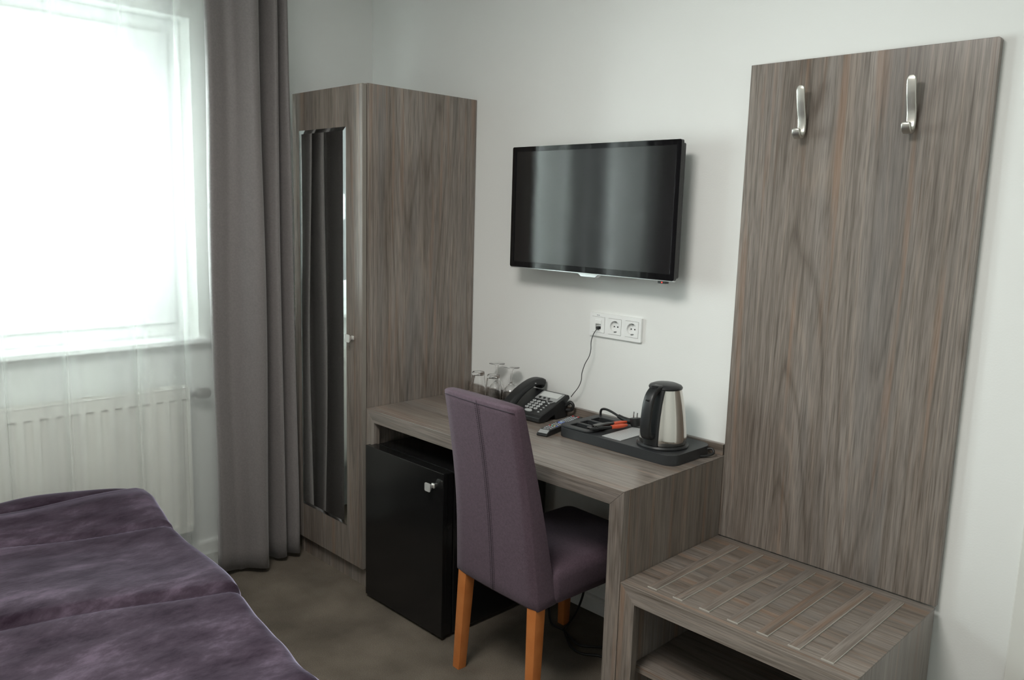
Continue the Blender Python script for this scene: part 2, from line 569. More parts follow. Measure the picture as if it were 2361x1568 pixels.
# door in the back wall: casing seen at the right edge of the picture
d = base('door_1', (DX0, 0, 0), kind='structure')
cs = MB()
for x0, x1 in ((2.745, DX0 + 0.01), (DX1 - 0.01, DX1 + 0.085)):
    cs.box(x0, x1, -0.014, 0.0, 0, DZ + 0.085)
cs.box(2.745, DX1 + 0.085, -0.014, 0.0, DZ - 0.01, DZ + 0.085)
build('casing', cs, TRIMM, d, 0.003)
dl = build('door_leaf', MB().box(DX0 + 0.012, DX1 - 0.012, 0.004, 0.044, 0.006, DZ - 0.012), WHITE, d, 0.003)
build('door_handle', MB().tube(crom([(DX1 - 0.07, 0.004, 1.02), (DX1 - 0.07, -0.045, 1.02), (DX1 - 0.085, -0.055, 1.02), (DX1 - 0.19, -0.055, 1.02)]), 0.009, 10), NICKEL, dl, smooth=50)

# window
wn = base('window_1', (-0.1, (WY0 + WY1) / 2, WZ0), kind='structure')
def ring(mb, y0, y1, z0, z1, wd, x0, x1):
    mb.plate([(y0, z0), (y1, z0), (y1, z1), (y0, z1)], [[(y0 + wd, z0 + wd), (y1 - wd, z0 + wd), (y1 - wd, z1 - wd), (y0 + wd, z1 - wd)]], x0, x1, fn=lambda a, b, c: (c, a, b))
    return mb
MID = (WY0 + WY1) / 2
fr = ring(MB(), WY0, WY1, WZ0, WZ1, 0.07, -0.16, -0.09)
fr.box(-0.16, -0.09, MID - 0.035, MID + 0.035, WZ0 + 0.06, WZ1 - 0.06)
build('window_frame', fr, PLASTIC, wn, 0.004)
for y0, y1 in ((WY0 + 0.055, MID - 0.02), (MID + 0.02, WY1 - 0.055)):
    sh = build('sash', ring(MB(), y0, y1, WZ0 + 0.055, WZ1 - 0.055, 0.088, -0.15, -0.075), PLASTIC, wn, 0.004)
    build('pane', MB().box(-0.118, -0.112, y0 + 0.08, y1 - 0.08, WZ0 + 0.135, WZ1 - 0.135), PANE, sh)
    hx = y0 + 0.044 if y0 > MID else y1 - 0.044
    build('window_handle', MB().box(-0.075, -0.045, hx - 0.01, hx + 0.01, 1.50, 1.53).box(-0.055, -0.042, hx - 0.011, hx + 0.011, 1.40, 1.53), PLASTIC, sh, 0.003)
build('window_sill', MB().box(-0.09, 0.045, WY0 - 0.03, WY1 + 0.03, WZ0 - 0.02, WZ0 + 0.002), PLASTIC, wn, 0.004)

# ------------------------------------------------------------------ wardrobe
WX0, WX1, WYF, WZT = 0.234, 0.7154, -0.5463, 1.8968
wr = base('wardrobe', ((WX0 + WX1) / 2, -0.28, 0), label='tall narrow grey-brown oak wardrobe with a mirror on its door', cat='wardrobe')
YB = -0.003
body_y = WYF + 0.021
build('side_panel', MB().box(WX1 - 0.019, WX1, body_y, YB, 0.0, WZT), WZ, wr, 0.001)
build('side_panel', MB().box(WX0, WX0 + 0.019, body_y, YB, 0.0, WZT), WZ, wr, 0.001)
build('top_panel', MB().box(WX0 + 0.0195, WX1 - 0.0195, body_y, YB, WZT - 0.020, WZT - 0.001), WX, wr, 0.001)
build('bottom_panel', MB().box(WX0 + 0.0195, WX1 - 0.0195, body_y, YB, 0.075, 0.094), WX, wr)
build('back_panel', MB().box(WX0 + 0.0195, WX1 - 0.0195, YB - 0.006, YB, 0.095, WZT - 0.021), WZ, wr)
build('plinth', MB().box(WX0 + 0.0195, WX1 - 0.0195, body_y + 0.004, body_y + 0.02, 0, 0.074), WZ, wr)
dr = build('door', MB().box(WX0 + 0.002, WX1 - 0.002, WYF, WYF + 0.018, 0.081, WZT - 0.003), WZ, wr, 0.0012)
build('edge_band', MB().box(WX1 - 0.0022, WX1 - 0.0008, WYF + 0.0005, WYF + 0.0175, 0.082, WZT - 0.004), EDGE, dr)
# mirror with a bevelled rim
mx0, mx1, mz0, mz1, bw = 0.286, 0.612, 0.232, 1.750, 0.014
mi = build('mirror', MB().box(mx0 + bw, mx1 - bw, WYF - 0.0045, WYF - 0.001, mz0 + bw, mz1 - bw), MIRROR, dr)
bv = MB()
yo, yi = WYF - 0.0015, WYF - 0.0047
o4 = [(mx0, yo, mz0), (mx1, yo, mz0), (mx1, yo, mz1), (mx0, yo, mz1)]
i4 = [(mx0 + bw, yi, mz0 + bw), (mx1 - bw, yi, mz0 + bw), (mx1 - bw, yi, mz1 - bw), (mx0 + bw, yi, mz1 - bw)]
b4 = [(x, WYF, z) for x, y, z in o4]
bv.add(o4 + i4 + b4, [(i, (i + 1) % 4, 4 + (i + 1) % 4, 4 + i) for i in range(4)] + [(8 + i, 8 + (i + 1) % 4, (i + 1) % 4, i) for i in range(4)])
build('mirror_bevel', bv, MIRRORB, dr)
def knob(px, py, pz, parent, m=NICKEL):
    k = MB()
    k.plate(rrect(px - 0.008, px + 0.008, pz - 0.008, pz + 0.008, 0.003), [], py - 0.004, py, fn=lambda a, b, c: (a, c, b))
    loops = []
    for yy, h in ((0.0, 0.0055), (-0.012, 0.0055), (-0.019, 0.011), (-0.024, 0.0145), (-0.027, 0.0145)):
        loops.append([(px + a, py + yy, pz + b) for a, b in rrect(-h, h, -h, h, h * 0.35, 3)])
    k.loft(loops)
    build('knob', k, m, parent, 0.0008, smooth=30)
knob(0.655, WYF - 0.0005, 0.98, dr, SATIN)

# ------------------------------------------------------------------ desk
DX_0, DX_1, DYF, DZT, DT = 0.7185, 1.9237, -0.5311, 0.7199, 0.048
dk = base('desk', (1.32, -0.28, 0), label='grey-brown oak desk with thick front edge between wardrobe and bench', cat='desk')
PT = 0.020
DYB = -0.004
LD = 0.026
build('desk_top', MB().box(DX_0, DX_1, DYF + LD, DYB, DZT - 0.003, DZT).box(DX_0 + PT + 0.0003, DX_1 - PT - 0.0003, DYF + LD, DYB, DZT - PT, DZT - 0.003), WX, dk, 0.0006)
mb = MB().prism([(DX_0 + DT, DZT - DT), (DX_1 - DT, DZT - DT), (DX_1, DZT), (DX_0, DZT)], fXZ, DYF, DYF + LD - 0.0002)
build('front_rail', mb, WX, dk, 0.0008)
for xo, s in ((DX_0, 1), (DX_1, -1)):
    build('side_panel', MB().box(xo, xo + s * PT, DYF + LD, DYB, 0.0, DZT - 0.0033), WZ, dk, 0.0006)
    p = [(xo, 0), (xo + s * DT, 0), (xo + s * DT, DZT - DT - 0.0004), (xo, DZT - 0.0004)]
    build('front_stile', MB().prism(p, fXZ, DYF, DYF + LD - 0.0002), WZ, dk, 0.0008)
build('upstand', MB().box(DX_0 + 0.006, DX_1 - 0.004, -0.020, -0.0035, DZT + 0.0003, DZT + 0.036), WX, dk, 0.0008)

# ------------------------------------------------------------------ luggage bench
BX0, BX1, BYF, BZT = 1.9247, 2.5736, -0.529, 0.4602
bn = base('luggage_bench', (2.25, -0.28, 0), label='low grey-brown oak luggage bench with seven inlaid slats and a lower shelf', cat='bench')
BYB = -0.022
BT = 0.050
build('bench_top', MB().box(BX0, BX1, BYF + LD, BYB, BZT - 0.003, BZT).box(BX0 + PT + 0.0003, BX1 - PT - 0.0003, BYF + LD, BYB, BZT - PT, BZT - 0.003), WX, bn, 0.0006)
build('front_rail', MB().prism([(BX0 + BT, BZT - BT), (BX1 - BT, BZT - BT), (BX1, BZT), (BX0, BZT)], fXZ, BYF, BYF + LD - 0.0002), WX, bn, 0.0008)
for xo, s in ((BX0, 1), (BX1, -1)):
    build('side_panel', MB().box(xo, xo + s * PT, BYF + LD, BYB, 0.0, BZT - 0.0033), WZ, bn, 0.0006)
    build('front_stile', MB().prism([(xo, 0), (xo + s * BT, 0), (xo + s * BT, BZT - BT - 0.0004), (xo, BZT - 0.0004)], fXZ, BYF, BYF + LD - 0.0002), WZ, bn, 0.0008)
build('shelf', MB().box(BX0 + PT + 0.0005, BX1 - PT - 0.0005, BYF + 0.05, BYB, 0.188, 0.207), WX, bn, 0.0008)
build('back_panel', MB().box(BX0 + PT + 0.0005, BX1 - PT - 0.0005, BYB, -0.016, 0.06, BZT - PT - 0.001), WZ, bn)
for i in range(7):
    cx = 2.007 + i * 0.0812
    build('slat', MB().box(cx - 0.0145, cx + 0.0145, -0.495, -0.062, BZT - 0.004, BZT + 0.0028), WY, bn, 0.0007)
    build('slat_edge_highlight', MB().box(cx + 0.0145, cx + 0.0157, -0.4962, -0.062, BZT - 0.003, BZT + 0.0030).box(cx - 0.0145, cx + 0.0145, -0.4962, -0.4950, BZT - 0.003, BZT + 0.0030), LIGHTE, bn)

# ------------------------------------------------------------------ coat panel
cp = base('coat_panel', (2.25, -0.011, 0.47), label='tall grey-brown oak wall panel with two nickel coat hooks above the bench', cat='coat rack')
pl = MB()
z0, z1 = BZT + 0.0012, 1.903
outl = [(1.9245, z0), (2.5736, z0), (2.5736, z1 - 0.006), (2.5718, z1 - 0.0018), (2.5676, z1), (1.9245, z1)]
pl.prism(outl, fXZ, -0.020, -0.002)
build('panel', pl, WZ, cp, 0.0012)
def hook(hx, dz):
    path = crom([(0, -0.0560, 1.828), (0, -0.0545, 1.812), (0, -0.0500, 1.790), (0, -0.0420, 1.765), (0, -0.0345, 1.742), (0, -0.0315, 1.722), (0, -0.0330, 1.704),
                 (0, -0.0400, 1.693), (0, -0.0510, 1.690), (0, -0.0600, 1.696), (0, -0.0640, 1.706), (0, -0.0635, 1.713)], 4)
    loops = []
    n = len(path)
    for i, p in enumerate(path):
        dd = (path[min(i + 1, n - 1)] - path[max(i - 1, 0)]).normalized()
        nn = V((1, 0, 0)).cross(dd)
        t = i / (n - 1)
        ef = {0: 0.45, 1: 0.80, 2: 0.95}.get(min(i, n - 1 - i), 1.0)
        hw = 0.0122 * ef
        th = (0.0042 + 0.0012 * t) * max(ef, 0.6)
        loops.append([V((hx, 0, dz)) + p + V((a, 0, 0)) + nn * b for a, b in rrect(-hw, hw, -th, th, th * 0.85, 4)])
    k = MB().loft(loops)
    k.box(hx - 0.006, hx + 0.006, -0.0325, -0.0198, 1.712 + dz, 1.742 + dz)
    build('hook', k, NICKEL, cp, smooth=45)
hook(2.100, -0.001)
hook(2.392, -0.001)

# ------------------------------------------------------------------ television
tv = base('television', (1.394, -0.05, 1.256), label='black flat television on the white wall between wardrobe and panel', cat='television')
TX0, TX1, TZ0, TZ1, TY = 1.0244, 1.7530, 1.258, 1.695, -0.0994
fn = lambda a, b, c: (a, c, b)
fwid = 0.017
build('back_shell', MB().plate(rrect(TX0 + 0.012, TX1 - 0.010, TZ0 + 0.008, TZ1 - 0.008, 0.006), [], TY + 0.012, TY + 0.040, fn=fn), BLKM, tv, 0.006, 3, smooth=40)
bz = MB().plate(rrect(TX0, TX1, TZ0 + 0.003, TZ1, 0.006), [[(TX0 + fwid, TZ0 + fwid + 0.006), (TX1 - fwid, TZ0 + fwid + 0.006), (TX1 - fwid, TZ1 - fwid), (TX0 + fwid, TZ1 - fwid)]], TY, TY + 0.014, fn=fn)
build('bezel', bz, TVB, tv, 0.0022, 3, smooth=40)
build('screen', MB().box(TX0 + fwid - 0.002, TX1 - fwid + 0.002, TY + 0.0025, TY + 0.010, TZ0 + fwid + 0.004, TZ1 - fwid + 0.002), TVS, tv)
build('bottom_trim', MB().box(TX0 + 0.003, TX1 - 0.003, TY + 0.001, TY + 0.014, TZ0 - 0.0005, TZ0 + 0.0032), SILVER, tv, 0.001)
cx = 1.394
build('logo_tab', MB().prism([(cx - 0.05, TZ0), (cx - 0.036, TZ0 - 0.013), (cx + 0.030, TZ0 - 0.013), (cx + 0.046, TZ0)], fXZ, TY + 0.016, TY + 0.036), SILVER, tv, 0.002)
sb = build('sensor_box', MB().box(1.69, 1.722, TY + 0.004, TY + 0.020, TZ0 - 0.0085, TZ0), BLKM, tv, 0.0015)
build('standby_led', MB().box(1.7045, 1.7085, TY + 0.0032, TY + 0.005, TZ0 - 0.006, TZ0 - 0.003), LED, sb)
build('wall_bracket', MB().box(1.25, 1.54, TY + 0.039, -0.0005, 1.38, 1.58), BLKM, tv, 0.002)

# ------------------------------------------------------------------ wall socket strip
sk = base('socket_strip', (1.462, -0.003, 1.0334), label='white triple wall socket plate under the television', cat='socket')
SX0, SX1, SZ0, SZ1 = 1.3496, 1.5748, 1.0334, 1.1161
zc = (SZ0 + SZ1) / 2
cxs = [1.3890, 1.4622, 1.5354]
hw = 0.0283
build('plate_frame', MB().plate(rrect(SX0, SX1, SZ0, SZ1, 0.003), [[(c - hw, zc - hw), (c + hw, zc - hw), (c + hw, zc + hw), (c - hw, zc + hw)] for c in cxs], -0.010, -0.0005, fn=fn), PLASTIC, sk, 0.0012)
for i, c in enumerate(cxs):
    h2 = hw - 0.0008
    sq = [(c - h2, zc - h2), (c + h2, zc - h2), (c + h2, zc + h2), (c - h2, zc + h2)]
    flip = lambda a, b, q: (a, -q, b)
    if i == 0:
        ins = build('phone_insert', MB().plate(sq, [[(c - 0.012, zc - 0.016), (c + 0.012, zc - 0.016), (c + 0.012, zc + 0.002), (c - 0.012, zc + 0.002)]], 0.001, 0.0112, floor=0.003, fn=flip), PLASTIC, sk, 0.0005)
        build('hinged_cover', MB().box(c - 0.014, c + 0.014, -0.0135, -0.0110, zc + 0.003, zc + 0.017), PLASTIC, ins, 0.0008)
    else:
        ins = build('power_insert', MB().plate(sq, [circ(c, zc, 0.0205, 28)], 0.001, 0.0112, floor=0.0022, fn=flip), PLASTIC, sk, 0.0005)
        for zz in (-0.0185, 0.0185):
            build('earth_clip', MB().box(c - 0.0032, c + 0.0032, -0.0105, -0.0025, zc + zz - 0.0022, zc + zz + 0.0022), DULL, ins)
        for xx in (-0.0075, 0.0075):
            build('pin_hole', MB().prism(circ(c + xx, zc, 0.0026, 12), fXZ, -0.0030, -0.0018), DARK, ins)
build('print_mark', MB().box(1.381, 1.386, -0.0103, -0.0098, 1.107, 1.110).box(1.388, 1.393, -0.0103, -0.0098, 1.107, 1.110), GREYB, sk)

# ------------------------------------------------------------------ fridge
fg = base('minibar_fridge', (0.98, -0.32, 0), label='small black minibar fridge with a square knob under the desk', cat='fridge')
FX0, FX1, FYF, FZT = 0.770, 1.2157, -0.5706, 0.5974
build('cabinet', MB().box(FX0 + 0.004, FX1 - 0.004, FYF + 0.052, -0.06, 0.014, FZT - 0.004), BLK, fg, 0.004)
fd = build('door', MB().box(FX0, FX1, FYF, FYF + 0.019, 0.014, FZT), BLK, fg, 0.0018)
build('door_core', MB().box(FX0 + 0.006, FX1 - 0.003, FYF + 0.0195, FYF + 0.046, 0.016, FZT - 0.002), BLK, fg, 0.002)
build('door_seal', MB().box(FX0 + 0.014, FX1 - 0.014, FYF + 0.0462, FYF + 0.0518, 0.03, FZT - 0.016), CABLE, fg)
knob(1.165, FYF - 0.0005, 0.545, fd, SATIN)
for x in (FX0 + 0.03, FX1 - 0.03):
    for y in (FYF + 0.075, -0.09):
        build('foot', MB().lathe([(0.0, 0), (0.014, 0), (0.014, 0.015), (0, 0.015)], (x, y, 0), 14), BLKM, fg)

# ------------------------------------------------------------------ chair
ch = base('dining_chair', (1.552, -0.385, 0), math.radians(-3.0), 'plum upholstered high-back chair with orange beech legs at the desk', 'chair')
def rr_loop(cx, cy, hw, hd, z, r, n=4, tiltfn=None):
    return [(cx + a, cy + b, z + (tiltfn(a, b) if tiltfn else 0)) for a, b in rrect(-hw, hw, -hd, hd, r, n)]
# backrest: lofted slab, wider at the seat, leaning back
mb = MB()
rows = []
NB = 22
for j in range(NB + 1):
    t = j / NB
    z = 0.335 + t * 0.595
    hw_ = 0.189 - 0.028 * t - 0.006 * math.sin(PI * t)
    yo_ = -0.252 - 0.083 * t + 0.012 * math.sin(PI * t)          # outer face
    th = 0.085 - 0.043 * t
    rows.append((z, hw_, yo_, th))
for j, (z, hw_, yo_, th) in enumerate(rows):
    pts = []
    k = 0.012
    n = 10
    for i in range(n + 1):                                        # outer (rear) face left to right
        u = -1 + 2 * i / n
        bul = 0.006 * (1 - u * u)
        pts.append((u * (hw_ - 0.003), yo_ - bul + (0.002 if abs(u) == 1 else 0.0), z))
    pts.append((hw_, yo_ + 0.008, z))
    for i in range(n + 1):
        u = 1 - 2 * i / n
        bul = 0.006 * (1 - u * u)
        pts.append((u * (hw_ - 0.004), yo_ + th + bul - (0.006 if abs(u) == 1 else 0.0), z))
    pts.append((-hw_, yo_ + 0.008, z))
    top = 0.0
    if j == NB:
        pts = [(x * 0.995, y * 1.0, zz) for x, y, zz in pts]
    rows[j] = pts
# rounded top and bottom
def shrink(pts, f, dz, g=None):
    c = sum((V(p) for p in pts), V()) / len(pts)
    return [tuple(V((c.x + (p[0] - c.x) * f, c.y + (p[1] - c.y) * (g or f), p[2] + dz))) for p in pts]
loops = [shrink(rows[0], 0.97, -0.006, 0.9)] + rows + [shrink(rows[-1], 0.990, 0.004, 0.90), shrink(rows[-1], 0.97, 0.0065, 0.60)]
bk = build('backrest', mb.loft(loops), UPHOL, ch, smooth=60)
# seams on the rear face
def rear(u, t):
    z = 0.335 + t * 0.595
    hw_ = 0.189 - 0.028 * t - 0.006 * math.sin(PI * t)
    yo_ = -0.252 - 0.083 * t + 0.012 * math.sin(PI * t)
    return V((u * (hw_ - 0.004), yo_ - 0.006 * (1 - u * u), z))
sm = MB()
sm.tube([rear(0, i / 24) + V((0, 0.0004, 0)) for i in range(25)], 0.0016, 6)
build('centre_seam', sm, SEAM, bk, smooth=True)
st = MB()
for i in range(95):
    for dx in (-0.008, 0.008):
        p = rear(0, 0.01 + i * 0.0103) + V((dx, -0.0003, 0))
        st.box(p.x - 0.0006, p.x + 0.0006, p.y - 0.0006, p.y + 0.0004, p.z - 0.0019, p.z + 0.0019)
sto = build('stitching', st, SEAM, bk)
sto['kind'] = 'stuff'
build('top_seam', MB().tube([rear(-0.99 + 1.98 * i / 20, 0.985) + V((0, -0.0002, 0)) for i in range(21)], 0.0012, 6), SEAM, bk, smooth=True)
# seat cushion
sp = []
for z, ins, rr in ((0.330, 0.012, 0.02), (0.336, 0.003, 0.026), (0.36, 0.0, 0.028), (0.405, 0.0, 0.028), (0.422, 0.004, 0.028), (0.434, 0.014, 0.028), (0.441, 0.035, 0.03), (0.446, 0.08, 0.03), (0.448, 0.15, 0.03)):
    sp.append([(a, b, z) for a, b in rrect(-0.190 + ins, 0.190 - ins, -0.19 + min(ins, 0.1), 0.262 - ins, rr, 5)])
build('seat', MB().loft(sp), UPHOL, ch, smooth=50)
def leg(xt, yt, xb, yb, zt, a, b, name='leg'):
    k = MB().loft([[(xb + u * b, yb + v * b, 0.0) for u, v in rrect(-1, 1, -1, 1, 0.12, 2)],
                   [(xt + u * a, yt + v * a, zt) for u, v in rrect(-1, 1, -1, 1, 0.12, 2)]])
    build(name, k, LEGW, ch, smooth=30)
for s in (-1, 1):
    leg(s * 0.160, -0.230, s * 0.170, -0.246, 0.338, 0.0195, 0.0155)
    leg(s * 0.158, 0.225, s * 0.158, 0.222, 0.336, 0.0195, 0.0150)

# ------------------------------------------------------------------ radiator
rd = base('radiator', (0.07, -1.55, 0.1), label='white ribbed panel radiator under the window behind the sheer curtain', cat='radiator')
RY0, RY1, RZ0, RZ1 = -2.25, -0.935, 0.15, 0.745
prof = [(RY0, 0.082)]
y = RY0 + 0.012
while y < RY1 - 0.04:
    prof += [(y, 0.082), (y + 0.006, 0.093), (y + 0.026, 0.093), (y + 0.032, 0.082)]
    y += 0.050
prof += [(RY1, 0.082), (RY1, 0.074), (RY0, 0.074)]
k = MB().prism(prof, lambda u, v, h: (v, u, h), RZ0 + 0.03, RZ1 - 0.045)
k.box(0.074, 0.091, RY0, RY1, RZ1 - 0.045, RZ1 - 0.004)
k.box(0.074, 0.091, RY0, RY1, RZ0, RZ0 + 0.03)
build('front_panel', k, RADM, rd)
build('rear_panel', MB().box(0.028, 0.040, RY0, RY1, RZ0, RZ1 - 0.004), RADM, rd, 0.003)
build('side_cover', MB().box(0.027, 0.092, RY1, RY1 + 0.006, RZ0 + 0.02, RZ1), RADM, rd, 0.001)
build('side_cover', MB().box(0.027, 0.092, RY0 - 0.006, RY0, RZ0 + 0.02, RZ1), RADM, rd, 0.001)
holes = []
y = RY0 + 0.03
while y < RY1 - 0.03:
    for x0 in (0.036, 0.062):
        holes.append([(x0, y), (x0 + 0.020, y), (x0 + 0.020, y + 0.013), (x0, y + 0.013)])
    y += 0.022
build('top_grille', MB().plate([(0.027, RY0), (0.092, RY0), (0.092, RY1), (0.027, RY1)], holes, RZ1 - 0.003, RZ1), RADM, rd)
vb = build('valve', MB().tube([(0.058, RY1 + 0.005, 0.705), (0.058, RY1 + 0.045, 0.705)], 0.011, 12).tube([(0.058, RY1 + 0.035, 0.705), (0.002, RY1 + 0.035, 0.705)], 0.009, 10), DULL, rd, smooth=40)
build('thermostat_head', MB().loft([[(0.058 + r * math.cos(a * PI / 8), RY1 + yy, 0.705 + r * math.sin(a * PI / 8)) for a in range(16)] for r, yy in ((0.012, 0.042), (0.019, 0.05), (0.022, 0.06), (0.022, 0.085), (0.019, 0.098), (0.008, 0.101))]), VALVEM, rd, smooth=40)
for y in (-1.235, -1.935):
    build('bracket', MB().box(0.001, 0.03, y - 0.015, y + 0.015, 0.2, 0.7), RADM, rd)

# ------------------------------------------------------------------ curtains
def cloth(name, plan, zs, m, loc, label, cat, warp=None, thick=0.0):
    mb = MB()
    n = len(plan)
    pts = []
    for jz, z in enumerate(zs):
        for i, (x, y) in enumerate(plan):
            dx, dy, dz = warp(i / (n - 1), jz / (len(zs) - 1), x, y) if warp else (0, 0, 0)
            pts.append((x + dx, y + dy, z + dz))
    fs = [(j * n + i, j * n + i + 1, (j + 1) * n + i + 1, (j + 1) * n + i) for j in range(len(zs) - 1) for i in range(n - 1)]
    mb.add(pts, fs)
    o = single(name, mb, m, loc, label, cat, smooth=True, recalc=False)
    if thick:
        md = o.modifiers.new('cloth_thickness', 'SOLIDIFY')
        md.thickness = thick
        md.offset = 0
    return o
tr = base('curtain_track', (0.2, -1.6, RZ), label='white ceiling curtain track above the window', cat='curtain track')
build('rail', MB().box(0.12, 0.30, -2.75, -0.5, RZ - 0.022, RZ - 0.0005), PLASTIC, tr, 0.002)
plan = crom([(0.222, -0.893, 0), (0.250, -0.903, 0), (0.269, -0.897, 0), (0.267, -0.868, 0), (0.263, -0.835, 0), (0.278, -0.808, 0), (0.305, -0.788, 0), (0.329, -0.762, 0), (0.332, -0.738, 0), (0.310, -0.722, 0), (0.258, -0.718, 0),
             (0.236, -0.704, 0), (0.252, -0.686, 0), (0.284, -0.668, 0), (0.301, -0.652, 0), (0.288, -0.640, 0), (0.246, -0.643, 0), (0.234, -0.632, 0), (0.256, -0.618, 0), (0.284, -0.606, 0), (0.293, -0.594, 0), (0.276, -0.585, 0), (0.246, -0.591, 0), (0.230, -0.600, 0)], 6)
zs = [0.014 + (RZ - 0.03 - 0.014) * j / 30 for j in range(31)]
def w1(u, t, x, y):
    low = (1 - t)
    dx = (x - 0.25) * (0.10 * low) + 0.006 * math.sin(3.1 * t * PI + u * 9)
    dy = 0.006 * math.sin(2.3 * t * PI + u * 14) * low - 0.010 * math.exp(-((t - 0.75) / 0.2) ** 2) * (u - 0.5) + 0.018 * low * max(0.0, u - 0.5) * 2
    dz = 0.012 * abs(math.sin(u * 17)) * max(0, 1 - t * 12)
    return dx, dy, dz
cloth('blackout_curtain', [(p.x, p.y) for p in plan], zs, CURT, (0.25, -0.74, 0.014), 'dark taupe floor-length curtain gathered beside the mirrored wardrobe', 'curtain', w1, 0.0025)
plan2 = []
for i in range(140):
    u = i / 139
    y = -2.19 - 0.38 * u
    plan2.append((0.165 + 0.030 * math.sin(u * 2 * PI * 6), y))
cloth('blackout_curtain', plan2, zs, CURT, (0.25, -2.36, 0.014), 'dark taupe curtain on the side of the window away from the wardrobe', 'curtain', w1, 0.0025)
random.seed(4)
plan3 = []
NS = 400
for i in range(NS):
    u = i / (NS - 1)
    q = u * 1.26
    ph = q * 2 * PI / 0.185 + 1.1 * math.sin(q * 6.0 + 0.4)
    a = 0.019 + 0.007 * math.sin(q * 4.3 + 0.7)
    plan3.append((0.168 + a * math.sin(ph) + 0.0035 * math.sin(q * 2 * PI / 0.057 + 2.0 * math.sin(q * 3)), -0.868 - q + 0.030 * math.cos(ph + 0.5)))
zs3 = [0.016 + (RZ - 0.03 - 0.016) * j / 24 for j in range(25)]
def w3(u, t, x, y):
    return 0.006 * math.sin(u * 40 + t * 3.0), 0.012 * (1 - t) * math.sin(u * 23 + 2) + 0.010 * (1 - t) * (1 - u), 0
so_ = cloth('sheer_curtain', plan3, zs3, SHEER, (0.168, -1.7, 0.016), 'white translucent sheer curtain hanging in front of the bright window', 'curtain', w3)
hm = MB()
for z in (0.0158, 0.055, 0.094):
    t_ = (z - 0.016) / (RZ - 0.046)
    hm.v += [(x + w3(i / (NS - 1), t_, x, y)[0] + 0.0015 - 0.168, y + w3(i / (NS - 1), t_, x, y)[1] + 1.7, z - 0.016) for i, (x, y) in enumerate(plan3)]
hm.f = [(j * NS + i, j * NS + i + 1, (j + 1) * NS + i + 1, (j + 1) * NS + i) for j in range(2) for i in range(NS - 1)]
build('hem', hm, SHEER, so_, smooth=True, recalc=False)

# ------------------------------------------------------------------ bed
bd = base('bed', (0.385, -1.240, 0), math.radians(-3.6), 'low bed under a purple velvet spread in front of the radiator', 'bed')
BW, BL = 1.335, 1.95
ORG[bd] = V((0, 0, 0))
build('mattress', MB().box(0.05, BW - 0.05, -BL + 0.04, -0.05, 0.22, 0.405), MATT, bd, 0.03, 3)
build('bed_base', MB().box(0.06, BW - 0.06, -BL + 0.05, -0.06, 0.075, 0.219), BLKM, bd, 0.004)
for x in (0.12, BW - 0.12):
    for y in (-0.12, -BL + 0.12):
        build('leg', MB().box(x - 0.025, x + 0.025, y - 0.025, y + 0.025, 0, 0.0745), BLKM, bd)
prof_pts = [(0.0, 0.476), (0.05, 0.494), (0.14, 0.500), (0.25, 0.492), (0.352, 0.481), (0.372, 0.466), (0.388, 0.473), (0.50, 0.468), (0.66, 0.466), (0.80, 0.468), (0.845, 0.464), (0.866, 0.442), (0.885, 0.448),
            (1.00, 0.436), (1.10, 0.426), (1.20, 0.414), (1.27, 0.412), (1.335, 0.402)]
def topz(u):
    for (a, za), (b, zb) in zip(prof_pts, prof_pts[1:]):
        if u <= b:
            t = max(0, (u - a) / (b - a))
            t = t * t * (3 - 2 * t)
            return za + (zb - za) * t
    return prof_pts[-1][1]
NU, NV = 240, 110
HANG = 0.36
rad = 0.045
def drape(s, size):
    """arc-length coordinate -> (position, drop) over a rounded edge at 0 and size"""
    def one(e):                      # e = distance past the start of the rounding
        q = rad * PI / 2
        if e <= 0: return e, 0.0
        if e < q: return rad * math.sin(e / rad), rad * (1 - math.cos(e / rad))
        return rad, rad + (e - q)
    if s < rad:
        p, d = one(rad - s)
        return rad - p, d
    if s > size - rad:
        p, d = one(s - (size - rad))
        return size - rad + p, d
    return s, 0.0
pts = []
for j in range(NV + 1):
    tv_ = -HANG + (BL + HANG) * j / NV
    for i in range(NU + 1):
        tu = -HANG + (BW + 2 * HANG) * i / NU
        x, dx_ = drape(tu, BW)
        yv, dy_ = drape(tv_, BL + 1.0)
        uu = min(max(x, 0), BW)
        # creases drift towards the window as they run up the bed
        us = uu + 0.28 * max(0, yv - 0.02) * min(1.0, max(0.0, (uu - 0.02) / 0.2)) * min(1.0, max(0.0, (1.335 - uu) / 0.3))
        z = topz(min(us, BW)) + 0.005 * math.sin(uu * 9 + yv * 5) + 0.004 * math.sin(yv * 13 + uu * 4)
        drop = max(dx_, dy_)
        z = max(z - drop - 0.0, 0.05)
        fl = max(0, drop - 0.03)
        ox = (0.018 * math.sin(yv * 19) * fl / 0.3 + 0.05 * fl) * (1 if tu > BW / 2 else -1) if dx_ > dy_ else 0
        oy = -(0.018 * math.sin(x * 17 + 1) * fl / 0.3 + 0.05 * fl) if dy_ >= dx_ and dy_ > 0 else 0
        # foot edge swells where the cloth bunches
        bul = 0.008 * math.sin(uu * 10.5 + 0.8) + 0.010 * math.exp(-((uu - 0.05) / 0.08) ** 2) - 0.010 * math.exp(-((uu - 1.22) / 0.06) ** 2)
        ef = max(0, 1 - abs(yv) / 0.12) if yv > 0 else 1
        if tu < BW * 0.5 and dx_ > 0: ox = max(ox, -0.045)
        pts.append((x + ox, -(yv + oy) + bul * ef, z))
n = NU + 1
fs = [(j * n + i, j * n + i + 1, (j + 1) * n + i + 1, (j + 1) * n + i) for j in range(NV) for i in range(NU)]
sp_ = build('bedspread', MB().add(pts, fs), VELVET, bd, smooth=True, recalc=True)
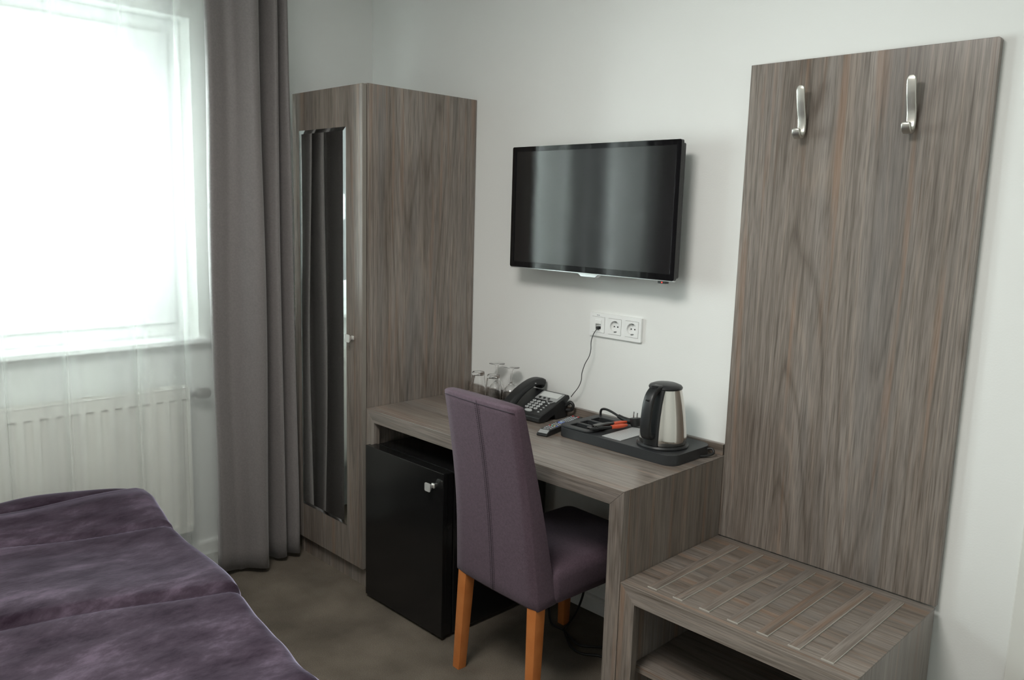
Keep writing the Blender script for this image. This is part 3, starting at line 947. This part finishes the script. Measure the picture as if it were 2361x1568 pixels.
# loose edge of the spread bunched up on the window side
lp = []
for i in range(15):
    t = i / 14
    y = 0.02 - 0.9 * t
    wv = 0.02 + 0.030 * min(1, t * 5)
    zt_ = 0.476 + 0.026 * math.sin(min(1, t * 3.5) * PI / 2) + 0.004 * math.sin(t * 20)
    cxm = 0.012 - 0.040 * min(1, t * 4) + 0.006 * math.sin(t * 13)
    lp.append([(cxm + wv * math.cos(a * PI / 6), y, zt_ - 0.018 + (0.018 if i else 0.006) * math.sin(a * PI / 6)) for a in range(12)])
build('bunched_fold', MB().loft(lp), VELVET, sp_, smooth=True, subsurf=1)

# ------------------------------------------------------------------ things on the desk
TZ = DZT
# tumblers and wine glasses, standing upside down
def glass(name, prof, loc, label, cat, group):
    k = MB().lathe(prof, (0, 0, 0), 40, closed=True)
    o = single(name, k, GLASS, (0, 0, 0), label, cat, group, smooth=40)
    o.location = loc
    return o
tumb = [(0.0315, 0.0005), (0.0325, 0.0), (0.0333, 0.0008), (0.0322, 0.03), (0.0285, 0.08), (0.0245, 0.118), (0.0232, 0.1225), (0.0205, 0.1235), (0.0, 0.1232), (0.0, 0.112), (0.0205, 0.110), (0.0235, 0.100), (0.0268, 0.08), (0.0303, 0.03)]
wine = [(0.0305, 0.0004), (0.0312, 0.0), (0.0319, 0.0006), (0.0335, 0.025), (0.0325, 0.045), (0.026, 0.064), (0.013, 0.0775), (0.0058, 0.084), (0.0036, 0.092), (0.0033, 0.115), (0.0042, 0.132), (0.0085, 0.1405), (0.020, 0.1445),
        (0.0312, 0.1465), (0.0316, 0.1475), (0.031, 0.1484), (0.0, 0.1482), (0.0, 0.0835), (0.008, 0.0795), (0.0235, 0.0635), (0.0305, 0.045), (0.0318, 0.025)]
glass('tumbler', tumb, (0.906, -0.138, TZ), 'upturned clear tumbler nearest the wardrobe', 'glass', 'glasses on the desk')
glass('tumbler', tumb, (0.985, -0.132, TZ), 'upturned clear tumbler in front of the wine glasses', 'glass', 'glasses on the desk')
glass('wine_glass', wine, (0.920, -0.052, TZ), 'upturned wine glass at the back, half hidden by a tumbler', 'glass', 'glasses on the desk')
glass('wine_glass', wine, (1.012, -0.062, TZ), 'upturned wine glass nearest the telephone', 'glass', 'glasses on the desk')

# telephone (local frame: x to the right, y to the wall, origin at its front right foot)
tp = base('telephone', (1.288, -0.193, TZ), math.radians(2.0), 'black desk telephone with silver keys and handset on its left', 'telephone')
PW = 0.178
side = [(0.0, 0.004), (0.0, 0.020), (0.012, 0.027), (0.158, 0.083), (0.166, 0.080), (0.170, 0.068), (0.146, 0.052), (0.152, 0.0), (0.095, 0.0), (0.085, 0.020), (0.03, 0.0)]
build('base_body', MB().prism(side, fYZ, -PW, 0.0), BLKM, tp, 0.003, 3)
sl = math.atan2(0.056, 0.146)
def on_face(x, s, h=0.0):
    """x across, s up the sloping face from its front edge, h above it"""
    return V((x, 0.012 + s * math.cos(sl) - h * math.sin(sl), 0.027 + s * math.sin(sl) + h * math.cos(sl)))
def face_plate(mb, x0, x1, s0, s1, h0, h1, r=0.0):
    pts = rrect(x0, x1, s0, s1, r, 3) if r else [(x0, s0), (x1, s0), (x1, s1), (x0, s1)]
    return mb.prism(pts, lambda u, v, h: tuple(on_face(u, v, h)), h0, h1)
pn = build('display_panel', face_plate(MB(), -0.112, -0.008, 0.094, 0.150, 0.0003, 0.0022, 0.004), PHSIL, tp, 0.0006)
build('display_card', face_plate(MB(), -0.104, -0.018, 0.114, 0.146, 0.0023, 0.0030, 0.002), LCD, pn)
for i in range(3):
    c = on_face(-0.092 + i * 0.021, 0.104)
    build('round_button', MB().prism(circ(-0.092 + i * 0.021, 0.104, 0.0052, 16), lambda u, v, h: tuple(on_face(u, v, h)), 0.0022, 0.0040), BLKM, pn)
build('hook_switch', MB().prism([(-0.034 + 0.017 * math.cos(-i * PI / 12), 0.0945 + 0.013 * math.sin(-i * PI / 12)) for i in range(13)], lambda u, v, h: tuple(on_face(u, v, h)), 0.0003, 0.0026), PHSIL, tp)
build('hook_switch_key', MB().prism([(-0.034 + 0.0115 * math.cos(-i * PI / 12), 0.0935 + 0.008 * math.sin(-i * PI / 12)) for i in range(13)], lambda u, v, h: tuple(on_face(u, v, h)), 0.0026, 0.0044), BLKM, tp)
for r in range(4):
    for c in range(3):
        kx, ks = -0.098 + c * 0.0212, 0.078 - r * 0.0150
        ell = [(kx + 0.0083 * math.cos(2 * PI * i / 18), ks + 0.0056 * math.sin(2 * PI * i / 18)) for i in range(18)]
        ko = build('key', MB().prism(ell, lambda u, v, h: tuple(on_face(u, v, h)), 0.0003, 0.0040), KEYS, tp, 0.0008)
        build('key_print', MB().prism([(kx + 0.3 * (a - kx), ks + 0.4 * (b_ - ks)) for a, b_ in ell], lambda u, v, h: tuple(on_face(u, v, h)), 0.0040, 0.0042), KEYI, ko)
ell = [(-0.075 + 0.017 * math.cos(2 * PI * i / 18), 0.015 + 0.008 * math.sin(2 * PI * i / 18)) for i in range(18)]
build('wide_key', MB().prism(ell, lambda u, v, h: tuple(on_face(u, v, h)), 0.0003, 0.0040), KEYS, tp, 0.0008)
for i in range(5):
    s = 0.078 - i * 0.0150
    build('side_key', face_plate(MB(), -0.0335, -0.0250, s - 0.0018, s + 0.0018, 0.0003, 0.0028, 0.001), KEYS, tp)
# handset: swept along an arch
path = crom([(0, -0.022, 0.030), (0, 0.005, 0.054), (0, 0.050, 0.082), (0, 0.095, 0.102), (0, 0.135, 0.112), (0, 0.165, 0.112), (0, 0.180, 0.106)], 4)
loops = []
for i, p in enumerate(path):
    dd = (path[min(i + 1, len(path) - 1)] - path[max(i - 1, 0)]).normalized()
    nn = V((1, 0, 0)).cross(dd)
    t = i / (len(path) - 1)
    endf = 0.55 if i in (0, len(path) - 1) else (0.9 if i in (1, len(path) - 2) else 1.0)
    wide = 0.0225 * (1.0 + 0.10 * abs(2 * t - 1)) * (0.85 if endf < 0.6 else 1)
    thk = (0.0125 + 0.012 * abs(2 * t - 1) ** 2.5) * endf
    loops.append([V((-0.150, 0, 0)) + p + V((a, 0, 0)) + nn * (b_ - (thk - 0.0125)) for a, b_ in rrect(-wide, wide, -thk, thk, min(wide, thk) * 0.75, 4)])
hs = build('handset', MB().loft(loops), BLKM, tp, smooth=50)
build('handset_mark', MB().lathe([(0, 0), (0.0032, 0), (0.0028, 0.0016), (0, 0.002)], (-0.1255, 0.118, 0.111), 12), KEYS, hs)
build('coil_loop', MB().tube(crom([(0.0, 0.145, 0.045), (0.018, 0.150, 0.060), (0.030, 0.152, 0.050), (0.024, 0.150, 0.032), (0.004, 0.146, 0.030)], 8), 0.0058, 10), CABLE, tp, smooth=50)
# phone cable up to the socket
pc = base('phone_cable', (1.31, -0.03, 0.80), label='thin grey telephone cable running up to the wall socket', cat='cable')
build('cable', MB().tube(crom([(1.291, -0.028, 0.797), (1.305, -0.032, 0.812), (1.330, -0.036, 0.840), (1.344, -0.038, 0.868), (1.346, -0.038, 0.895), (1.358, -0.038, 0.930), (1.374, -0.036, 0.960), (1.379, -0.034, 0.985), (1.376, -0.030, 1.015), (1.380, -0.024, 1.040), (1.390, -0.016, 1.0625)], 8), 0.0015, 8), PHCABLE, pc, smooth=True)
build('plug', MB().box(1.3835, 1.3955, -0.017, -0.0035, 1.0575, 1.0685), BLKM, pc, 0.001)

# remote control
rc = base('remote_control', (1.375, -0.175, TZ), math.radians(12.5), 'black remote control with coloured buttons between telephone and tray', 'remote')
L2, W2 = 0.130, 0.0205
prof = [(-L2, 0.0), (-L2 - 0.004, 0.006), (-L2 + 0.004, 0.0115), (-L2 + 0.022, 0.0205), (0.0, 0.0205), (L2 - 0.008, 0.0195), (L2, 0.015), (L2, 0.0)]
build('body', MB().prism(prof, lambda u, v, h: (h, u, v), -W2, W2), BLKM, rc, 0.003, 3)
k = MB()
k.prism([(-W2 + 0.003, -L2 + 0.0035), (W2 - 0.003, -L2 + 0.0035), (W2 - 0.003, -L2 + 0.0195), (-W2 + 0.003, -L2 + 0.0195)], lambda u, v, h: (u, v, 0.0118 + (v + L2 - 0.004) * 0.5 + h), -0.001, 0.0003)
build('end_cap', k, PHSIL, rc)
build('name_print', MB().box(-0.012, 0.012, -L2 + 0.0265, -L2 + 0.0285, 0.0203, 0.0208), PRINT, rc)
random.seed(2)
for r in range(17):
    s = -L2 + 0.040 + r * 0.0124
    if r in (7, 8):
        if r == 7:
            build('navigation_ring', MB().prism(circ(0, s + 0.006, 0.0125, 20), lambda u, v, h: (u, v, h), 0.0200, 0.0222), BLUE, rc)
            build('enter_button', MB().prism(circ(0, s + 0.006, 0.0062, 16), lambda u, v, h: (u, v, h), 0.0222, 0.0235), TEAL, rc)
        continue
    for c in range(3 if r != 3 else 4):
        x = (-0.011 + c * 0.011) if r != 3 else (-0.0135 + c * 0.009)
        m = GREYB
        if r == 3: m = (RED, GREEN, YEL, BLUE)[c]
        if r == 16: 
            if c == 1: continue
            m = RED
        hw_ = 0.0034 if r != 3 else 0.0036
        build('button', MB().box(x - hw_, x + hw_, s - 0.0026, s + 0.0026, 0.0196, 0.0218), m, rc)

# welcome tray
tr_ = base('kettle_tray', (1.65, -0.14, TZ), label='black plastic hospitality tray with three compartments under the kettle', cat='tray')
ox0, ox1, oy0, oy1 = 1.424, 1.884, -0.249, -0.028
out = []
for (x, y) in rrect(ox0, ox1, oy0, oy1, 0.034, 7):
    bx = 0.008 * (1 - ((y - (oy0 + oy1) / 2) / ((oy1 - oy0) / 2)) ** 2)
    by = 0.008 * (1 - ((x - (ox0 + ox1) / 2) / ((ox1 - ox0) / 2)) ** 2)
    out.append((x + (bx if x > 1.7 else -bx * 0.5), y - (by if y < -0.14 else 0)))
slots = [rrect(1.457, 1.542, -0.224, -0.184, 0.005, 3), rrect(1.457, 1.542, -0.172, -0.128, 0.005, 3), rrect(1.457, 1.542, -0.116, -0.066, 0.005, 3)]
build('tray_body', MB().plate(out, slots, TZ + 0.0003, TZ + 0.033, floor=TZ + 0.004), BLKT, tr_, 0.003, 3, smooth=40, ang=50)
lo = [(x, y) for x, y in out if x < 1.52]
lo2 = [(ox0 + 0.036 + (1.556 - ox0 - 0.036) * i / 6, oy1 - 0.002) for i in range(1)]
bl = rrect(ox0 + 0.003, 1.560, oy0 + 0.000, oy1 - 0.003, 0.026, 6)
build('compartment_rim', MB().plate(bl, slots, TZ + 0.0332, TZ + 0.040), BLKT, tr_, 0.0018, 2, smooth=40, ang=50)
build('dotted_mat', MB().box(1.603, 1.678, -0.232, -0.062, TZ + 0.0332, TZ + 0.0345), DOTS, tr_)
build('cable_loop', MB().tube(crom([(1.880, -0.060, TZ + 0.020), (1.900, -0.052, TZ + 0.024), (1.9085, -0.058, TZ + 0.012), (1.896, -0.085, TZ + 0.006), (1.882, -0.10, TZ + 0.008)], 6), 0.004, 8), CABLE, tr_, smooth=True)

# kettle
KX, KY, KZ = 1.786, -0.158, TZ + 0.033
kt = base('electric_kettle', (KX, KY, KZ), label='brushed steel electric kettle with black handle and lid', cat='kettle')
build('power_base', MB().lathe([(0, 0.0003), (0.080, 0.0003), (0.081, 0.005), (0.077, 0.010), (0, 0.010)], (KX, KY, KZ), 48), BLKM, kt, smooth=40)
build('steel_body', MB().lathe([(0, 0.0105), (0.071, 0.0105), (0.0735, 0.014), (0.0735, 0.030), (0.071, 0.060), (0.066, 0.100), (0.059, 0.140), (0.0525, 0.170), (0.050, 0.181), (0, 0.181)], (KX, KY, KZ), 64), STEEL, kt, smooth=40)
build('lid', MB().lathe([(0, 0.1812), (0.0515, 0.1812), (0.0525, 0.186), (0.049, 0.191), (0.036, 0.196), (0.0, 0.198)], (KX, KY, KZ), 48), BLKM, kt, smooth=40)
ha = math.radians(-86)
hd = V((math.cos(ha), math.sin(ha), 0))
hp = V((-hd.y, hd.x, 0))
O = V((KX, KY, KZ))
def strip(pts, name, m, cap=True):
    loops = []
    for r, z, hw_, th in pts:
        loops.append([O + hd * (r + b_) + hp * a + V((0, 0, z)) for a, b_ in rrect(-hw_, hw_, -th, th, min(hw_, th) * 0.6, 3)])
    build(name, MB().loft(loops), m, kt, smooth=45)
strip([(0.070, 0.012, 0.025, 0.006), (0.072, 0.030, 0.025, 0.006), (0.0695, 0.06, 0.0245, 0.006), (0.0645, 0.10, 0.024, 0.006), (0.0575, 0.14, 0.024, 0.006), (0.051, 0.170, 0.025, 0.006), (0.047, 0.184, 0.026, 0.006)], 'handle_mount', BLKM)
hpath = crom([(0.040, 0, 0.188), (0.062, 0, 0.186), (0.084, 0, 0.172), (0.097, 0, 0.148), (0.104, 0, 0.115), (0.107, 0, 0.080), (0.103, 0, 0.054), (0.094, 0, 0.044), (0.076, 0, 0.044)], 4)
loops = []
for i, p in enumerate(hpath):
    dd = (hpath[min(i + 1, len(hpath) - 1)] - hpath[max(i - 1, 0)]).normalized()
    nn = V((0, 1, 0)).cross(dd)
    hw_, th = 0.0165, 0.0090
    loops.append([O + hd * (p.x + nn.x * b_) + V((0, 0, p.z + nn.z * b_)) + hp * a for a, b_ in rrect(-hw_, hw_, -th, th, 0.006, 3)])
build('handle', MB().loft(loops), BLKM, kt, smooth=45)
c = O + hd * 0.066
build('lid_button', MB().lathe([(0, 0.190), (0.011, 0.190), (0.0115, 0.197), (0.009, 0.199), (0, 0.199)], (c.x, c.y, KZ), 18), BLKM, kt, smooth=40)
loops = []
for z, r, hw_ in ((0.150, 0.052, 0.006), (0.165, 0.058, 0.014), (0.1805, 0.064, 0.020)):
    q = O - hd * r
    loops.append([q + hp * hw_, q + hp * hw_ * 0.5 - hd * 0.004, q - hp * hw_ * 0.5 - hd * 0.004, q - hp * hw_, q - hp * hw_ + hd * 0.02, q + hp * hw_ + hd * 0.02])
    loops[-1] = [V((p.x, p.y, KZ + z)) for p in loops[-1]]
build('spout', MB().loft(loops), STEEL, kt, 0.001)
c = O + hd * 0.097
build('switch', MB().box(c.x - 0.009, c.x + 0.009, c.y - 0.007, c.y + 0.006, KZ + 0.142, KZ + 0.160), BLK, kt, 0.003)

# kettle cable and loose plug
kc = base('kettle_cable', (1.50, -0.045, TZ + 0.033), label='thick black kettle cable with loose two-pin plug on the tray', cat='cable')
H = TZ
build('cord', MB().tube(crom([(1.440, -0.036, H + 0.030), (1.4395, -0.038, H + 0.050), (1.447, -0.040, H + 0.062), (1.468, -0.043, H + 0.066), (1.500, -0.047, H + 0.062), (1.535, -0.050, H + 0.052)], 6), 0.0042, 10), CABLE, kc, smooth=True)
pb = build('plug_body', MB().tube([(1.528, -0.050, H + 0.055), (1.548, -0.050, H + 0.050), (1.575, -0.052, H + 0.047), (1.592, -0.054, H + 0.051)], [0.007, 0.0085, 0.0105, 0.012], 14).tube([(1.606, -0.0555, H + 0.0375), (1.604, -0.055, H + 0.052), (1.602, -0.0545, H + 0.064)], [0.016, 0.0185, 0.0185], 18), CABLE, kc, smooth=35)
for dx in (-0.009, 0.009):
    build('pin', MB().tube([(1.602 + dx, -0.0545 - dx * 0.3, H + 0.062), (1.603 + dx, -0.054 - dx * 0.3, H + 0.084)], 0.0023, 10), CHROME, pb, smooth=40)

# pliers with orange grips
pz = TZ + 0.040
pr = base('pliers', (1.56, -0.19, pz), label='small black pliers with orange-red grips lying across the tray', cat='pliers')
def arm(pts, wds, th, z, m, name, parent=pr):
    loops = []
    pts = [V((*p, 0)) for p in pts]
    for i, p in enumerate(pts):
        dd = (pts[min(i + 1, len(pts) - 1)] - pts[max(i - 1, 0)]).normalized()
        nn = V((-dd.y, dd.x, 0))
        h = wds[i]
        tt = th * min(1, h / 0.004)
        loops.append([V((p.x, p.y, z)) + nn * a + V((0, 0, b_)) for a, b_ in rrect(-h, h, -tt, tt, min(h, tt) * 0.7, 3)])
    return build(name, MB().loft(loops), m, parent, smooth=45)
zz = pz + 0.0075
arm([(1.540, -0.232), (1.552, -0.222), (1.563, -0.212)], [0.003, 0.006, 0.009], 0.005, zz, BLK, 'jaw')
arm([(1.553, -0.235), (1.560, -0.224), (1.566, -0.212)], [0.003, 0.005, 0.007], 0.005, zz - 0.001, BLKM, 'jaw')
ua = arm([(1.558, -0.218), (1.556, -0.198), (1.557, -0.178), (1.563, -0.150), (1.568, -0.130)], [0.011, 0.0135, 0.011, 0.008, 0.007], 0.0065, zz + 0.002, BLK, 'handle')
arm([(1.566, -0.138), (1.570, -0.118), (1.574, -0.095), (1.580, -0.072)], [0.0072, 0.0082, 0.007, 0.0025], 0.0065, zz + 0.001, ORANGE, 'grip')
arm([(1.562, -0.216), (1.572, -0.198), (1.582, -0.176), (1.590, -0.158)], [0.007, 0.006, 0.005, 0.005], 0.0045, zz, BLKM, 'handle')
arm([(1.587, -0.164), (1.594, -0.144), (1.600, -0.120), (1.604, -0.100)], [0.006, 0.0078, 0.0068, 0.0022], 0.0062, zz, ORANGE, 'grip')
build('rivet', MB().lathe([(0, 0), (0.0045, 0), (0.004, 0.0018), (0, 0.002)], (1.560, -0.214, zz + 0.006), 16), DULL, pr, smooth=40)
k = MB()
for i, (a, l_) in enumerate(((0, 0.0030), (0.0055, 0.0040), (0.012, 0.0016), (0.0155, 0.0016), (0.019, 0.0022), (0.023, 0.0022))):
    y = -0.182 + a
    x = 1.5565 + a * 0.12
    k.box(x - l_, x + l_, y, y + 0.0022, zz + 0.0063, zz + 0.0068)
build('white_print', k, PRINT, ua)

# ------------------------------------------------------------------ cable and socket under the desk
so = base('low_wall_socket', (1.40, -0.003, 0.085), label='white single socket low on the wall under the desk', cat='socket')
build('plate', MB().plate(rrect(1.362, 1.443, 0.095, 0.176, 0.004), [circ(1.4025, 0.1355, 0.0205, 24)], 0.0005, 0.011, floor=0.002, fn=lambda a, b, c: (a, -c, b)), PLASTIC, so, 0.001)
fc = base('fridge_cable', (1.45, -0.18, 0), label='black fridge cable looped on the carpet under the desk', cat='cable')
build('cord', MB().tube(crom([(1.14, -0.050, 0.10), (1.17, -0.030, 0.03), (1.26, -0.08, 0.0045), (1.381, -0.193, 0.0045), (1.447, -0.200, 0.0045), (1.500, -0.222, 0.0045), (1.550, -0.236, 0.0045), (1.600, -0.200, 0.0045), (1.66, -0.14, 0.0045), (1.74, -0.10, 0.0045), (1.80, -0.13, 0.0045),
                         (1.78, -0.20, 0.0045), (1.70, -0.225, 0.0045), (1.640, -0.240, 0.0045), (1.590, -0.272, 0.0045), (1.540, -0.266, 0.0045), (1.490, -0.232, 0.0045), (1.452, -0.202, 0.0115), (1.438, -0.165, 0.010), (1.424, -0.105, 0.030), (1.408, -0.055, 0.068), (1.404, -0.040, 0.105)], 8), 0.0042, 9), CABLE, fc, smooth=True)
build('plug', MB().tube([(1.405, -0.040, 0.085), (1.403, -0.036, 0.112), (1.4025, -0.034, 0.128)], [0.007, 0.010, 0.013], 14).prism(circ(1.4025, 0.1355, 0.0185, 20), fXZ, -0.045, -0.004), CABLE, fc, smooth=35)
